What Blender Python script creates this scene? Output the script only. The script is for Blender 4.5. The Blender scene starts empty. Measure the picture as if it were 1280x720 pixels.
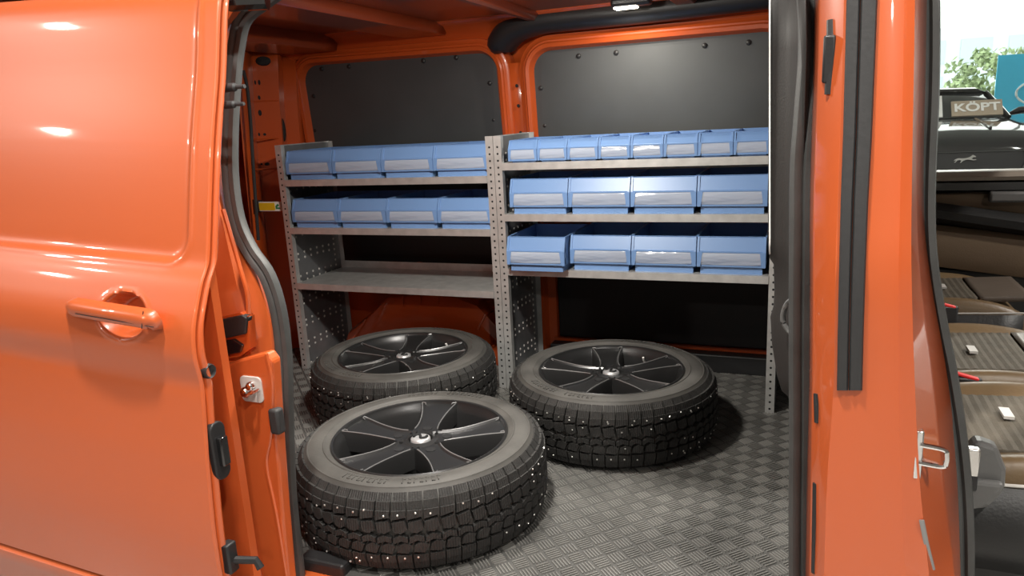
import bpy, math, random
from mathutils import Vector, Matrix, Euler
D = bpy.data
S = bpy.context.scene
COL = S.collection
R_ = random.Random(7)

# ------------------------------------------------------------------ camera
FPX = 905.1442
CAM = Vector((1.0855, -2.4912, 1.0472))
YAW, PIT, ROL = -0.3899, 0.2320, -0.0534
cF = Vector((math.sin(YAW) * math.cos(PIT), math.cos(YAW) * math.cos(PIT), -math.sin(PIT)))
_r = Vector((math.cos(YAW), -math.sin(YAW), 0))
_u = _r.cross(cF)
cR = _r * math.cos(ROL) + _u * math.sin(ROL)
cU = -_r * math.sin(ROL) + _u * math.cos(ROL)
cd = D.cameras.new('camera')
cd.sensor_width = 36
cd.lens = FPX * 36 / 1280
cd.clip_start = 0.05
co = D.objects.new('camera', cd)
COL.objects.link(co)
co.matrix_world = Matrix(((cR.x, cU.x, -cF.x, CAM.x), (cR.y, cU.y, -cF.y, CAM.y), (cR.z, cU.z, -cF.z, CAM.z), (0, 0, 0, 1)))
S.camera = co

# ------------------------------------------------------------------ world, lights, exposure
W = D.worlds.new('world')
S.world = W
W.use_nodes = True
bg = W.node_tree.nodes['Background']
bg.inputs[0].default_value = (1.0, 0.97, 0.93, 1)
bg.inputs[1].default_value = 3.0
S.view_settings.view_transform = 'Standard'
S.view_settings.look = 'None'
S.view_settings.gamma = 1.0
S.view_settings.use_curve_mapping = False
S.view_settings.exposure = 0.0


def area(name, loc, target, size, power, col=(1, .95, .88), shape='DISK'):
    l = D.lights.new(name, 'AREA')
    l.shape = shape
    l.size = size
    l.energy = power
    l.color = col
    o = D.objects.new(name, l)
    COL.objects.link(o)
    o.location = loc
    o.rotation_euler = (Vector(target) - Vector(loc)).to_track_quat('-Z', 'Y').to_euler()
    return o


CEIL = 3.3
LAMPS = [(-3.9, -3.6), (-5.4, -4.75), (0.5, -1.95), (2.2, -3.0), (3.4, -6.0), (-1.6, -6.2), (3.9, -.6), (2.4, 5.6), (5.0, 5.0)]  # last three are added spots that brighten the cab, far side and coupe
for (lx, ly), e in zip(LAMPS, (45, 45, 100, 80, 50, 50, 110, 160, 160)):
    area('showroom_light', (lx, ly, CEIL - .13), (lx * .9, ly * .9, 0), .15, e)


# ------------------------------------------------------------------ helpers
def ray(px, py):
    return cF + cR * ((px - 640) / FPX) - cU * ((py - 360) / FPX)


def P(px, py, Y):
    d = ray(px, py)
    return CAM + d * ((Y - CAM.y) / d.y)


def PZ(px, py, Z):
    d = ray(px, py)
    return CAM + d * ((Z - CAM.z) / d.z)


def PX(px, py, X):
    d = ray(px, py)
    return CAM + d * ((X - CAM.x) / d.x)


def PF(px, py, fy):                       # on a surface y = fy(z)
    q = P(px, py, fy(.8))
    for _ in range(6):
        q = P(px, py, fy(q.z))
    return q


def cat(pts, n):                          # Catmull-Rom through points (tuples or Vectors), n per span
    p = [Vector(q) for q in pts]
    p = [p[0] * 2 - p[1]] + p + [p[-1] * 2 - p[-2]]
    out = []
    for i in range(1, len(p) - 2):
        a, b, c, d = p[i - 1:i + 3]
        for k in range(n):
            t = k / n
            out.append(.5 * ((2 * b) + (c - a) * t + (2 * a - 5 * b + 4 * c - d) * t * t + (3 * b - a - 3 * c + d) * t ** 3))
    out.append(p[-2])
    return out


def lerp_tab(tab, x):
    if x <= tab[0][0]:
        return tab[0][1]
    for (a, ya), (b, yb) in zip(tab, tab[1:]):
        if x <= b:
            return ya + (yb - ya) * (x - a) / (b - a)
    return tab[-1][1]


def sstep(a, b, x):
    t = min(1, max(0, (x - a) / (b - a)))
    return t * t * (3 - 2 * t)


class MB:
    def __init__(s):
        s.v = []
        s.f = []

    def quad(s, *pts):
        n = len(s.v)
        s.v += [tuple(p) for p in pts]
        s.f.append(tuple(range(n, n + len(pts))))
        return s

    def box(s, x0, x1, y0, y1, z0, z1, m=None, taper=0):
        n = len(s.v)
        t = taper
        c = [(x0, y0, z0), (x1, y0, z0), (x1, y1, z0), (x0, y1, z0),
             (x0 + t, y0 + t, z1), (x1 - t, y0 + t, z1), (x1 - t, y1 - t, z1), (x0 + t, y1 - t, z1)]
        if m:
            c = [tuple(m @ Vector(q)) for q in c]
        s.v += c
        s.f += [tuple(n + i for i in q) for q in ((3, 2, 1, 0), (4, 5, 6, 7), (0, 1, 5, 4), (1, 2, 6, 5), (2, 3, 7, 6), (3, 0, 4, 7))]
        return s

    def loft(s, rows, cu=False, cv=False, cap=False):
        n = len(s.v)
        m = len(rows[0])
        for r in rows:
            s.v += [tuple(q) for q in r]
        k = len(rows)
        for i in range(k if cv else k - 1):
            for j in range(m if cu else m - 1):
                a, b = n + i * m + j, n + i * m + (j + 1) % m
                c, d = n + ((i + 1) % k) * m + (j + 1) % m, n + ((i + 1) % k) * m + j
                s.f.append((a, b, c, d))
        if cap:
            s.f.append(tuple(range(n + m - 1, n - 1, -1)))
            s.f.append(tuple(range(n + (k - 1) * m, n + k * m)))
        return s

    def tube(s, path, r, n=10, up=None, flat=1.0, closed=False, cap=True, prof=None):
        """ring along path; prof = list of (a, b) offsets along side/normal axes"""
        p = [Vector(q) for q in path]
        rows = []
        for i, q in enumerate(p):
            if closed:
                t = p[(i + 1) % len(p)] - p[i - 1]
            else:
                t = p[min(i + 1, len(p) - 1)] - p[max(i - 1, 0)]
            t.normalize()
            u = Vector(up) if up else (Vector((0, 0, 1)) if abs(t.z) < .9 else Vector((0, 1, 0)))
            a = t.cross(u).normalized()
            b = a.cross(t).normalized()
            rr = r[i] if isinstance(r, (list, tuple)) else r
            if prof:
                rows.append([q + a * x * rr + b * y * rr for x, y in prof])
            else:
                rows.append([q + a * math.cos(2 * math.pi * k / n) * rr + b * math.sin(2 * math.pi * k / n) * rr * flat for k in range(n)])
        return s.loft(rows, cu=True, cv=closed, cap=cap and not closed)

    def lathe(s, prof, n=48, c=(0, 0, 0), closed=False, m=None):
        rows = []
        for k in range(n):
            a = 2 * math.pi * k / n
            r = [Vector((c[0] + q[0] * math.cos(a), c[1] + q[0] * math.sin(a), c[2] + q[1])) for q in prof]
            if m:
                r = [m @ q for q in r]
            rows.append(r)
        return s.loft(rows, cu=closed, cv=True)

    def prism(s, poly, vec):
        n = len(s.v)
        k = len(poly)
        vec = Vector(vec)
        s.v += [tuple(q) for q in poly] + [tuple(Vector(q) + vec) for q in poly]
        s.f.append(tuple(range(n + k - 1, n - 1, -1)))
        s.f.append(tuple(range(n + k, n + 2 * k)))
        for i in range(k):
            j = (i + 1) % k
            s.f.append((n + i, n + j, n + k + j, n + k + i))
        return s

    def mesh(s, name, mat, angle=35):
        me = D.meshes.new(name)
        me.from_pydata(s.v, [], s.f)
        me.validate()
        me.materials.append(mat)
        if angle is not None:
            me.shade_smooth()
            me.set_sharp_from_angle(angle=math.radians(angle))
        me.update()
        return me

    def build(s, name, mat, parent=None, angle=35, solid=0, bevel=0, subd=0, off=0, kind=None, label=None):
        o = D.objects.new(name, s.mesh(name, mat, angle))
        COL.objects.link(o)
        if parent:
            o.parent = parent
            o.matrix_parent_inverse = Matrix.Translation(-Vector(WLOC.get(parent.name, (0, 0, 0))))
        if solid:
            m = o.modifiers.new('solid', 'SOLIDIFY')
            m.thickness = solid
            m.offset = off
        if bevel:
            m = o.modifiers.new('bevel', 'BEVEL')
            m.width = bevel
            m.segments = 2
            m.limit_method = 'ANGLE'
            m.harden_normals = False
        if subd:
            m = o.modifiers.new('subd', 'SUBSURF')
            m.levels = m.render_levels = subd
        if kind:
            o['kind'] = kind
        if label:
            o['label'] = label
        return o


WLOC = {}


def thing(name, label, cat_, loc=(0, 0, 0), group=None, rz=0):
    o = D.objects.new(name, None)
    o.empty_display_size = .05
    COL.objects.link(o)
    o.location = loc
    o.rotation_euler = (0, 0, rz)
    o['label'] = label
    o['category'] = cat_
    if group:
        o['group'] = group
    return o


def world_thing(name, label, cat_, loc):      # parts of it are given in world coordinates
    o = thing(name, label, cat_, loc)
    WLOC[o.name] = loc
    return o


def tag(o, label, cat_, group=None):
    o['label'] = label
    o['category'] = cat_
    if group:
        o['group'] = group
    return o


def copy_tree(o, parent=None):
    c = o.copy()
    COL.objects.link(c)
    c.parent = parent
    for ch in o.children:
        copy_tree(ch, c)
    return c


def struct(o, label=None):
    o['kind'] = 'structure'
    if label:
        o['label'] = label
    return o


# ------------------------------------------------------------------ materials
def mat(name, col, rough=.5, metal=0, coat=0, bump=0, bscale=60, var=0, vscale=8, emit=0, trans=0, alpha=1, spec=.5, coat_rough=.04):
    m = D.materials.new(name)
    m.use_nodes = True
    nt = m.node_tree
    b = nt.nodes['Principled BSDF']
    b.inputs['Base Color'].default_value = (*col, 1)
    b.inputs['Roughness'].default_value = rough
    b.inputs['Metallic'].default_value = metal
    b.inputs['Coat Weight'].default_value = coat
    b.inputs['Coat Roughness'].default_value = coat_rough
    b.inputs['Specular IOR Level'].default_value = spec
    b.inputs['Transmission Weight'].default_value = trans
    b.inputs['Alpha'].default_value = alpha
    if emit:
        b.inputs['Emission Color'].default_value = (*col, 1)
        b.inputs['Emission Strength'].default_value = emit
    if bump or var:
        tc = nt.nodes.new('ShaderNodeTexCoord')
        if bump:
            n = nt.nodes.new('ShaderNodeTexNoise')
            n.inputs['Scale'].default_value = bscale
            n.inputs['Detail'].default_value = 4
            nt.links.new(tc.outputs['Object'], n.inputs['Vector'])
            bp = nt.nodes.new('ShaderNodeBump')
            bp.inputs['Strength'].default_value = bump
            bp.inputs['Distance'].default_value = .01
            nt.links.new(n.outputs['Fac'], bp.inputs['Height'])
            nt.links.new(bp.outputs['Normal'], b.inputs['Normal'])
        if var:
            n = nt.nodes.new('ShaderNodeTexNoise')
            n.inputs['Scale'].default_value = vscale
            n.inputs['Detail'].default_value = 5
            nt.links.new(tc.outputs['Object'], n.inputs['Vector'])
            rp = nt.nodes.new('ShaderNodeValToRGB')
            rp.color_ramp.elements[0].position = .3
            rp.color_ramp.elements[1].position = .7
            rp.color_ramp.elements[0].color = (*[c * (1 - var) for c in col], 1)
            rp.color_ramp.elements[1].color = (*[min(1, c * (1 + var)) for c in col], 1)
            nt.links.new(n.outputs['Fac'], rp.inputs['Fac'])
            nt.links.new(rp.outputs['Color'], b.inputs['Base Color'])
    return m


M = dict(
    orange=mat('orange_paint', (.56, .105, .025), .35, 0, .8, bump=.012, bscale=350),
    orange_in=mat('orange_inner_paint', (.52, .082, .015), .32, 0, .6),
    rubber=mat('weatherstrip_rubber', (.058, .060, .059), .55, bump=.05, bscale=120, var=.2, vscale=12),
    rubber_dk=mat('dark_rubber', (.028, .028, .029), .6, bump=.08, bscale=90),
    plastic=mat('black_plastic', (.018, .018, .019), .45, bump=.05, bscale=220),
    trim=mat('grey_trim_plastic', (.018, .0165, .0155), .6, bump=.06, bscale=260),
    panel=mat('dark_window_board', (.060, .064, .066), .42, bump=.02, bscale=30, var=.15, vscale=3),
    liner=mat('black_liner', (.010, .010, .011), .6),
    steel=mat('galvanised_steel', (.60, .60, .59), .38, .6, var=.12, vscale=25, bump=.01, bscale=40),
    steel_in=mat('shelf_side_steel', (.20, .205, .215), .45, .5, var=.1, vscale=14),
    hole=mat('dark_hole', (.006, .006, .007), .7),
    rimmetal=mat('bright_metal', (.75, .74, .72), .25, 1),
    chrome=mat('chrome', (.85, .85, .85), .12, 1),
    blue=mat('blue_bin_plastic', (.155, .275, .52), .38, bump=.01, bscale=40),
    tyre=mat('tyre_sidewall', (.066, .063, .058), .62, bump=.05, bscale=140, var=.25, vscale=9),
    tread=mat('tyre_tread', (.023, .022, .021), .65, bump=.25, bscale=230, var=.3, vscale=30),
    alloy=mat('satin_black_alloy', (.055, .055, .056), .32, .7, bump=.01, bscale=200),
    edge=mat('alloy_edge', (.30, .30, .30), .3, .6),
    stud=mat('stud_steel', (.85, .84, .80), .3, .8),
    mat_=mat('floor_rubber', (.066, .065, .062), .5, bump=.08, bscale=60, var=.3, vscale=5),
    bar=mat('tread_bar_rubber', (.150, .147, .138), .36, var=.3, vscale=5),
    leather=mat('brown_leather', (.15, .10, .052), .42, bump=.08, bscale=120, var=.12, vscale=10),
    leather_g=mat('grey_brown_leather', (.13, .105, .085), .42, bump=.08, bscale=120, var=.1, vscale=10),
    fabric=mat('perforated_seat_fabric', (.10, .085, .064), .75, bump=.3, bscale=500, var=.15, vscale=30),
    leather_b=mat('black_leather', (.014, .014, .014), .5, bump=.1, bscale=160),
    carpet=mat('cab_floor_mat', (.022, .022, .022), .85, bump=.3, bscale=300),
    brown=mat('brown_door_trim', (.16, .11, .068), .6, bump=.1, bscale=250),
    gloss=mat('gloss_black', (.008, .008, .009), .08, 0, 1),
    greyplastic=mat('grey_plastic', (.12, .12, .118), .4, bump=.05, bscale=200),
    tagm=mat('seat_tag', (.55, .53, .5), .6),
    red=mat('red_buckle', (.75, .03, .03), .4),
    yellow=mat('yellow_label', (.85, .56, .02), .4),
    green=mat('green_print', (.02, .25, .10), .5),
    white=mat('white_print', (.85, .85, .83), .5),
    carblack=mat('black_car_paint', (.006, .006, .007), .12, 0, 1),
    cartrim=mat('car_glass_dark', (.03, .032, .035), .05, 0, .5),
    lampglass=mat('headlamp', (.5, .52, .55), .1, .3, 1),
    card=mat('cardboard_sign', (.40, .33, .25), .7),
    banner=mat('blue_banner', (.10, .62, .92), .5),
    showfloor=mat('showroom_tile', (.45, .44, .42), .25, var=.08, vscale=2),
    ceil=mat('showroom_ceiling', (.55, .54, .52), .8),
    plinth=mat('plinth', (.5, .5, .5), .5),
    alu=mat('window_frame_grey', (.35, .35, .36), .4, .4),
    pave=mat('outdoor_paving', (.62, .62, .6), .8, var=.1, vscale=.6),
    facade=mat('pale_facade', (.62, .68, .72), .7),
    facade_glass=mat('facade_glass', (.50, .60, .64), .15),
    hedge=mat('hedge_green', (.30, .38, .20), .8, var=.5, vscale=6, bump=.8, bscale=8),
    led=mat('lamp_lens', (1, .9, .72), .3, emit=14),
    led2=mat('spot_lens', (1, .96, .88), .3, emit=55),
    lampbody=mat('lamp_housing', (.6, .6, .6), .4),
)


def clear_mat():
    m = D.materials.new('clear_label_cover')
    m.use_nodes = True
    nt = m.node_tree
    b = nt.nodes['Principled BSDF']
    b.inputs['Base Color'].default_value = (.66, .69, .74, 1)
    b.inputs['Roughness'].default_value = .16
    b.inputs['Alpha'].default_value = .50
    tc = nt.nodes.new('ShaderNodeTexCoord')
    n = nt.nodes.new('ShaderNodeTexNoise')
    n.inputs['Scale'].default_value = 22
    n.inputs['Detail'].default_value = 2
    mp = nt.nodes.new('ShaderNodeMapping')
    mp.inputs['Scale'].default_value = (.35, 1, 1.6)
    nt.links.new(tc.outputs['Object'], mp.inputs['Vector'])
    nt.links.new(mp.outputs['Vector'], n.inputs['Vector'])
    bp = nt.nodes.new('ShaderNodeBump')
    bp.inputs['Strength'].default_value = .5
    bp.inputs['Distance'].default_value = .02
    nt.links.new(n.outputs['Fac'], bp.inputs['Height'])
    nt.links.new(bp.outputs['Normal'], b.inputs['Normal'])
    return m


def glass_mat():
    m = D.materials.new('window_glass')
    m.use_nodes = True
    nt = m.node_tree
    for n in list(nt.nodes):
        nt.nodes.remove(n)
    o = nt.nodes.new('ShaderNodeOutputMaterial')
    mx = nt.nodes.new('ShaderNodeMixShader')
    t = nt.nodes.new('ShaderNodeBsdfTransparent')
    g = nt.nodes.new('ShaderNodeBsdfGlossy')
    g.inputs['Roughness'].default_value = .02
    t.inputs['Color'].default_value = (.93, .96, .95, 1)
    fr = nt.nodes.new('ShaderNodeFresnel')
    fr.inputs['IOR'].default_value = 1.35
    nt.links.new(fr.outputs[0], mx.inputs[0])
    nt.links.new(t.outputs[0], mx.inputs[1])
    nt.links.new(g.outputs[0], mx.inputs[2])
    nt.links.new(mx.outputs[0], o.inputs[0])
    return m


M['silltrim'] = mat('beige_sill_trim', (.26, .22, .18), .45)
M['roofshade'] = mat('shaded_roof_paint', (.27, .042, .012), .3, 0, .5)  # body orange darkened: the shade under the roof is put into the colour
M['capm'] = mat('satin_silver', (.55, .55, .56), .35, .6)
M['clear'] = clear_mat()
M['glass'] = glass_mat()

nt = M['tread'].node_tree
_tc = nt.nodes.new('ShaderNodeTexCoord')
_gr = nt.nodes.new('ShaderNodeTexGradient')
_gr.gradient_type = 'RADIAL'
_m1 = nt.nodes.new('ShaderNodeMath'); _m1.operation = 'MULTIPLY'; _m1.inputs[1].default_value = 56 * 6
_m2 = nt.nodes.new('ShaderNodeMath'); _m2.operation = 'PINGPONG'; _m2.inputs[1].default_value = .5
_bp = nt.nodes.new('ShaderNodeBump'); _bp.inputs['Strength'].default_value = .7; _bp.inputs['Distance'].default_value = .003
nt.links.new(_tc.outputs['Object'], _gr.inputs[0])
nt.links.new(_gr.outputs['Fac'], _m1.inputs[0])
nt.links.new(_m1.outputs[0], _m2.inputs[0])
nt.links.new(_m2.outputs[0], _bp.inputs['Height'])
_old = [n for n in nt.nodes if n.type == 'BUMP' and n is not _bp][0]
nt.links.new(_old.outputs['Normal'], _bp.inputs['Normal'])
nt.links.new(_bp.outputs['Normal'], nt.nodes['Principled BSDF'].inputs['Normal'])

GZ = -.62       # showroom floor
XR, XB = -1.52, 1.15   # rear doors, bulkhead
YF = .46        # far inner wall
RZ = 1.43       # roof lining

# ================================================================== SHOWROOM (setting)
struct(MB().box(-10, 13, -9, 13.9, GZ - .1, GZ).build('floor', M['showfloor'], angle=None))
struct(MB().box(-10, 13, -9, 13.9, CEIL, CEIL + .1).build('ceiling', M['ceil'], angle=None))
win = struct(MB().box(-10, 13, 13.95, 14.05, GZ, GZ + .12).build('window_1', M['alu'], angle=None), 'showroom window wall with grey frame')
for x in range(-12, 11, 3):
    MB().box(x + 2.1, x + 2.18, 13.94, 14.06, GZ, CEIL).build('mullion', M['alu'], win, angle=None)
for x in range(-12, 8, 3):
    MB().box(x + 2.18, x + 5.1, 13.99, 14.01, GZ + .12, CEIL).build('pane', M['glass'], win, angle=None)
wallm = mat('showroom_wall', (.42, .41, .39), .8)
struct(MB().box(-10.1, -10, -9, 13.9, GZ, CEIL).build('wall_left', wallm, angle=None))
struct(MB().box(13, 13.1, -9, 13.9, GZ, CEIL).build('wall_right', wallm, angle=None))
struct(MB().box(-10, 13, -9.1, -9, GZ, CEIL).build('wall_back', wallm, angle=None))
struct(MB().box(-60, 80, 14.1, 120, GZ - .12, GZ - .02).build('ground', M['pave'], angle=None))
bd = thing('office_building', 'pale building with rows of glass windows beyond the car park', 'building', (9, 62, GZ))
MB().box(-14, 9, 0, 10, 0, 6.4).build('wall', M['facade'], bd, angle=None)
for k in range(7):
    for j in range(2):
        MB().box(-12.6 + k * 3, -10.6 + k * 3, -.08, .1, 1.2 + j * 2.6, 2.9 + j * 2.6).build('window', M['facade_glass'], bd, angle=None)


def blob_bush(name, loc, sx, sz, seed, label):
    rr = random.Random(seed)
    b = MB()
    for k in range(150):
        c = Vector((rr.uniform(-sx, sx), rr.uniform(-.8, .8), sz * rr.uniform(.25, 1)))
        s = rr.uniform(.25, .55)
        for q in range(26):
            d = Vector((rr.gauss(0, 1), rr.gauss(0, 1), rr.gauss(0, 1))).normalized()
            p = c + d * s * rr.uniform(.5, 1)
            a = Vector((rr.gauss(0, 1), rr.gauss(0, 1), rr.gauss(0, 1))).normalized() * .16
            e = d.cross(a).normalized() * .09
            b.quad(p - a, p + e, p + a, p - e)
    root = thing(name, label, 'shrub', loc)
    b.build('foliage', M['hedge'], root, angle=None, kind='stuff')
    MB().tube([(0, 0, 0), (0.05, 0, sz * .5)], .12, 6).build('stem', M['card'], root)
    return root


blob_bush('shrub', (10.2, 36, GZ), 3.4, 3.3, 3, 'broad green shrub growing outside the showroom window')

# ceiling spots, with the three added for light
for i, (lx, ly) in enumerate(LAMPS):
    t = thing('ceiling_spot', 'round white ceiling spot lamp of a showroom set partly added for light', 'lamp', (lx, ly, CEIL), 'showroom ceiling spots')
    MB().lathe([(0, 0), (.11, 0), (.11, -.09), (.09, -.1), (.08, -.07)], 28).build('housing', M['lampbody'], t)
    MB().lathe([(0, -.085), (.08, -.085)], 28).build('lens', M['led2'], t)

# ================================================================== VAN
van = world_thing('panel_van', 'orange panel van with open sliding door and cargo bay', 'van', (-.2, -.42, GZ))


def part(mb, name, m, **k):
    return mb.build(name, M[m], van, **k)


def sub(mb, name, m, parent, **k):
    o = mb.build(name, M[m], None, **k)
    o.parent = parent
    o.matrix_parent_inverse = Matrix.Identity(4)
    WLOC.setdefault(parent.name, WLOC.get(parent.name, (0, 0, 0)))
    # parent part sits at van origin (its own local frame is world coordinates)
    return o


# ---- floor liner with tread bars
part(MB().box(XR, XB, -1.24, YF + .03, -.05, 0), 'floor_liner', 'mat_', angle=None)
b = MB()
cell = .050
cell = .043
rot = Matrix.Rotation(math.pi / 4, 4, 'Z')
for i in range(-45, 46):
    for j in range(-45, 46):
        c = rot @ Vector((i * cell, j * cell, 0)) + Vector((0, -.4, 0))
        if not (-1.2 < c.x < XB - .035 and -1.2 < c.y < .40):
            continue
        m = Matrix.Translation(c) @ Matrix.Rotation(math.pi / 4 + (math.pi / 2 if (i + j) % 2 else 0), 4, 'Z')
        for k in range(5):
            o = (k - 2) * .0080
            l = .0185 - abs(k - 2) * .0008
            b.box(-l, l, o - .0022, o + .0022, -.001, .0030, m, taper=.0008)
bars = part(b, 'tread_bars', 'bar', angle=None, kind='stuff')

# ---- shell: rear doors, far skin, roof, bulkhead, near quarter, underbody
part(MB().box(XR - .06, XR, -1.35, YF + .1, -.1, RZ + .04), 'rear_door', 'orange_in', angle=None)
part(MB().box(XR, XB + .15, YF + .03, YF + .1, -.1, .8).box(XB + .15, 2.6, YF + .06, YF + .1, -.1, .74), 'far_side_panel', 'orange_in', angle=None)
part(MB().box(XR, XB + .15, YF + .03, YF + .1, .8, RZ + .04), 'far_upper_panel', 'orange_in', angle=None)
part(MB().box(XR - .05, 2.3, -1.2, YF + .1, RZ, RZ + .05), 'roof_panel', 'roofshade', angle=None)
part(MB().box(XB, XB + .03, -1.16, YF + .03, -.05, RZ), 'bulkhead', 'trim', angle=None)
part(MB().box(XR, 2.6, -1.25, YF + .1, -.30, -.052), 'underbody', 'plastic', angle=None)
part(MB().box(XR, .0, -1.42, -1.40, -.28, .80).quad((XR, -1.42, .8), (-.05, -1.42, .8), (-.05, -1.24, 1.36), (XR, -1.24, 1.36)), 'rear_quarter_panel', 'orange', angle=None)

# roof bows and side rails on the lining
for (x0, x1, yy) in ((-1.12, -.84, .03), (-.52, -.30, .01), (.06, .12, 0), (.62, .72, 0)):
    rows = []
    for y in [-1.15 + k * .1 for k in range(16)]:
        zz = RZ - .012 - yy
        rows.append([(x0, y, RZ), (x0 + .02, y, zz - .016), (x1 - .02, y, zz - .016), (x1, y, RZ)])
    part(MB().loft(rows), 'roof_bow', 'roofshade', solid=.003)

# top rail between roof and window frames: rounded cant rail
rail = []
for x in [XR + k * .1 for k in range(27)] + [XB]:
    rail.append([(x, .24, RZ), (x, .31, RZ - .012), (x, .365, RZ - .035), (x, .395, RZ - .06), (x, .40, RZ - .075), (x, .43, RZ - .085), (x, .455, RZ - .13), (x, .47, RZ - .2)])
part(MB().loft(rail), 'cant_rail', 'orange_in', angle=50, solid=.003)


for (a0, c0, a1, c1) in ((494, 37, 496, 52), (570, 27, 572, 43), (590, 25, 594, 42)):
    part(MB().tube([P(a0, c0, .418), P(a1, c1, .43)], .004, 6), 'rail_rib', 'orange_in')
q0, q1 = P(398, 62, .40), P(446, 58, .40)
br = cat([q0 + Vector((0, .02, .03)), q0, q0 + Vector((.02, -.01, -.022)), q1 + Vector((-.02, -.01, -.022)), q1, q1 + Vector((.0, .02, .03))], 3)
part(MB().tube(br, .006, 6), 'rail_bracket', 'orange_in')
# ---- window boards and their pressed frames
def rrect(x0, x1, z0, z1, r, n=8, topskew=0):
    pts = []
    for (cx, cz, a0) in ((x1 - r, z1 - r, 0), (x0 + r, z1 - r, 90), (x0 + r, z0 + r, 180), (x1 - r, z0 + r, 270)):
        for k in range(n + 1):
            a = math.radians(a0 + 90 * k / n)
            x, z = cx + r * math.cos(a), cz + r * math.sin(a)
            pts.append((x, z + topskew * (x - x0) * (z - z0) / (z1 - z0)))
    return pts


def wall_y(z):           # inner wall leans in towards the roof
    return YF - max(0, z - .8) * .10


WINS = []
for (pxa, pya, pxb, pyb, zb) in ((380, 82, 624, 64, .62), (666, 64, 985, 36, .62)):
    A = P(pxa, pya, .42)
    B = P(pxb, pyb, .42)
    WINS.append((A.x, B.x, zb, A.z, (B.z - A.z)))
for wi, (x0, x1, z0, z1, dz) in enumerate(WINS):
    x1 = min(x1, XB - .02)
    poly = rrect(x0, x1, z0, z1, .085, topskew=dz / (x1 - x0))
    wb = part(MB().prism([(x, wall_y(z) - .004, z) for x, z in poly], (0, .006, 0)), 'window_board', 'panel', angle=None, bevel=.0015)
    # frame: closed loft of an offset profile
    cx, cz = (x0 + x1) / 2, (z0 + z1) / 2
    rows = []
    np_ = len(poly)
    for i in range(np_):
        a, c = Vector((*poly[i - 1], 0)), Vector((*poly[(i + 1) % np_], 0))
        t = (c - a).normalized()
        nrm = Vector((t.y, -t.x, 0))
        if nrm.dot(Vector((poly[i][0] - cx, poly[i][1] - cz, 0))) < 0:
            nrm = -nrm
        row = []
        for off, pr in ((-.012, .004), (-.004, -.004), (.0, -.030), (.006, -.040), (.020, -.043), (.026, -.036), (.032, -.036), (.040, -.028), (.052, -.026), (.062, .03)):
            q = Vector((poly[i][0], poly[i][1], 0)) + nrm * off
            row.append((q.x, wall_y(q.y) + pr, q.y))
        rows.append(row)
    part(MB().loft(rows, cv=True), 'window_frame', 'orange_in', angle=40)
    rv = ((402, 86), (436, 83), (392, 120), (394, 163), (529, 76), (570, 72), (612, 104), (617, 150)) if wi == 0 else ((723, 70), (770, 66), (881, 57), (936, 53), (676, 110), (681, 157))
    for (qx, qy) in rv:
        q = PF(qx, qy, lambda z: wall_y(z) - .006)
        mm = Matrix.Translation(q) @ Matrix.Rotation(math.pi / 2, 4, 'X')
        sub(MB().lathe([(0, .006), (.005, .0055), (.009, .003), (.0105, -.001)], 12, m=mm), 'rivet', 'plastic', wb)

# lower liners behind the shelves
part(MB().box(-1.08, -.06, .437, .447, .30, .80), 'lower_liner', 'liner', angle=None, bevel=.002)
part(MB().box(.10, 1.12, .437, .447, .09, .80), 'lower_liner', 'liner', angle=None, bevel=.002)
# B-side post behind the shelves
post = []
for z in (0.02, .06, .2, .5, .7, .9, 1.1, 1.26):
    w = .055 if z > .1 else .04
    yy = wall_y(z)
    if z < .8:
        post.append([(-.07, yy + .02, z), (-.055, yy - .03, z), (-.01, yy - .035, z), (.0, yy - .06, z), (.045, yy - .06, z), (.055, yy - .03, z), (.09, yy - .028, z), (.105, yy + .02, z)])
    else:
        post.append([(-.13, yy + .02, z), (-.12, yy - .012, z), (-.09, yy - .022, z), (-.06, yy - .024, z), (-.03, yy - .024, z), (-.015, yy - .02, z), (-.01, yy - .01, z), (-.0, yy + .02, z)])
part(MB().loft(post), 'body_post', 'orange_in', angle=40, solid=.002)
for z in (1.17, 1.09, .98):
    q = Vector((-.03, wall_y(z) - .034, z))
    part(MB().lathe([(0, .001), (.006, .001), (.007, -.002)], 10, m=Matrix.Translation(q) @ Matrix.Rotation(math.pi / 2, 4, 'X')), 'post_hole', 'hole')
# sill trim along the far wall on the right
part(MB().box(.08, 1.12, .405, .425, .078, .088), 'sill_edge', 'orange_in', angle=None)
part(MB().box(.08, 1.12, .36, .44, 0, .076), 'sill_trim', 'plastic', angle=None, bevel=.006)

# wheel arch: ribbed trapezoid
ax = [-.93, -.90, -.80, -.66, -.50, -.34, -.22, -.14, -.05, -.02]
az = [.0, .10, .17, .285, .305, .305, .27, .19, .07, .0]
rows = []
for x, z in zip(ax, az):
    rows.append([(x, .24, 0), (x, .25, max(0, z - .07)), (x, .27, max(0, z - .015)), (x, .30, z), (x, .46, z)])
arch = part(MB().loft(rows), 'wheel_arch', 'orange_in', angle=20, solid=.003)
for x in (-.58, -.49, -.40):
    sub(MB().tube([(x, .252, .20), (x, .262, .285), (x, .295, .310), (x, .42, .310)], .005, 6), 'rib', 'orange_in', arch)
for (xa, za, xb, zb) in ((-.86, .07, -.79, .165), (-.76, .06, -.69, .22)):
    sub(MB().tube([(xa, .242, za), (xb, .268, zb)], .006, 6), 'rib', 'orange_in', arch)
for t in (.35, .7):
    x, z = -.25 + t * .2, .285 - t * .2
    sub(MB().tube([(x - .03, .244, z - .06), (x, .268, z + .004), (x + .01, .30, z + .010), (x + .01, .42, z + .010)], .007, 6), 'rib', 'orange_in', arch)
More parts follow.
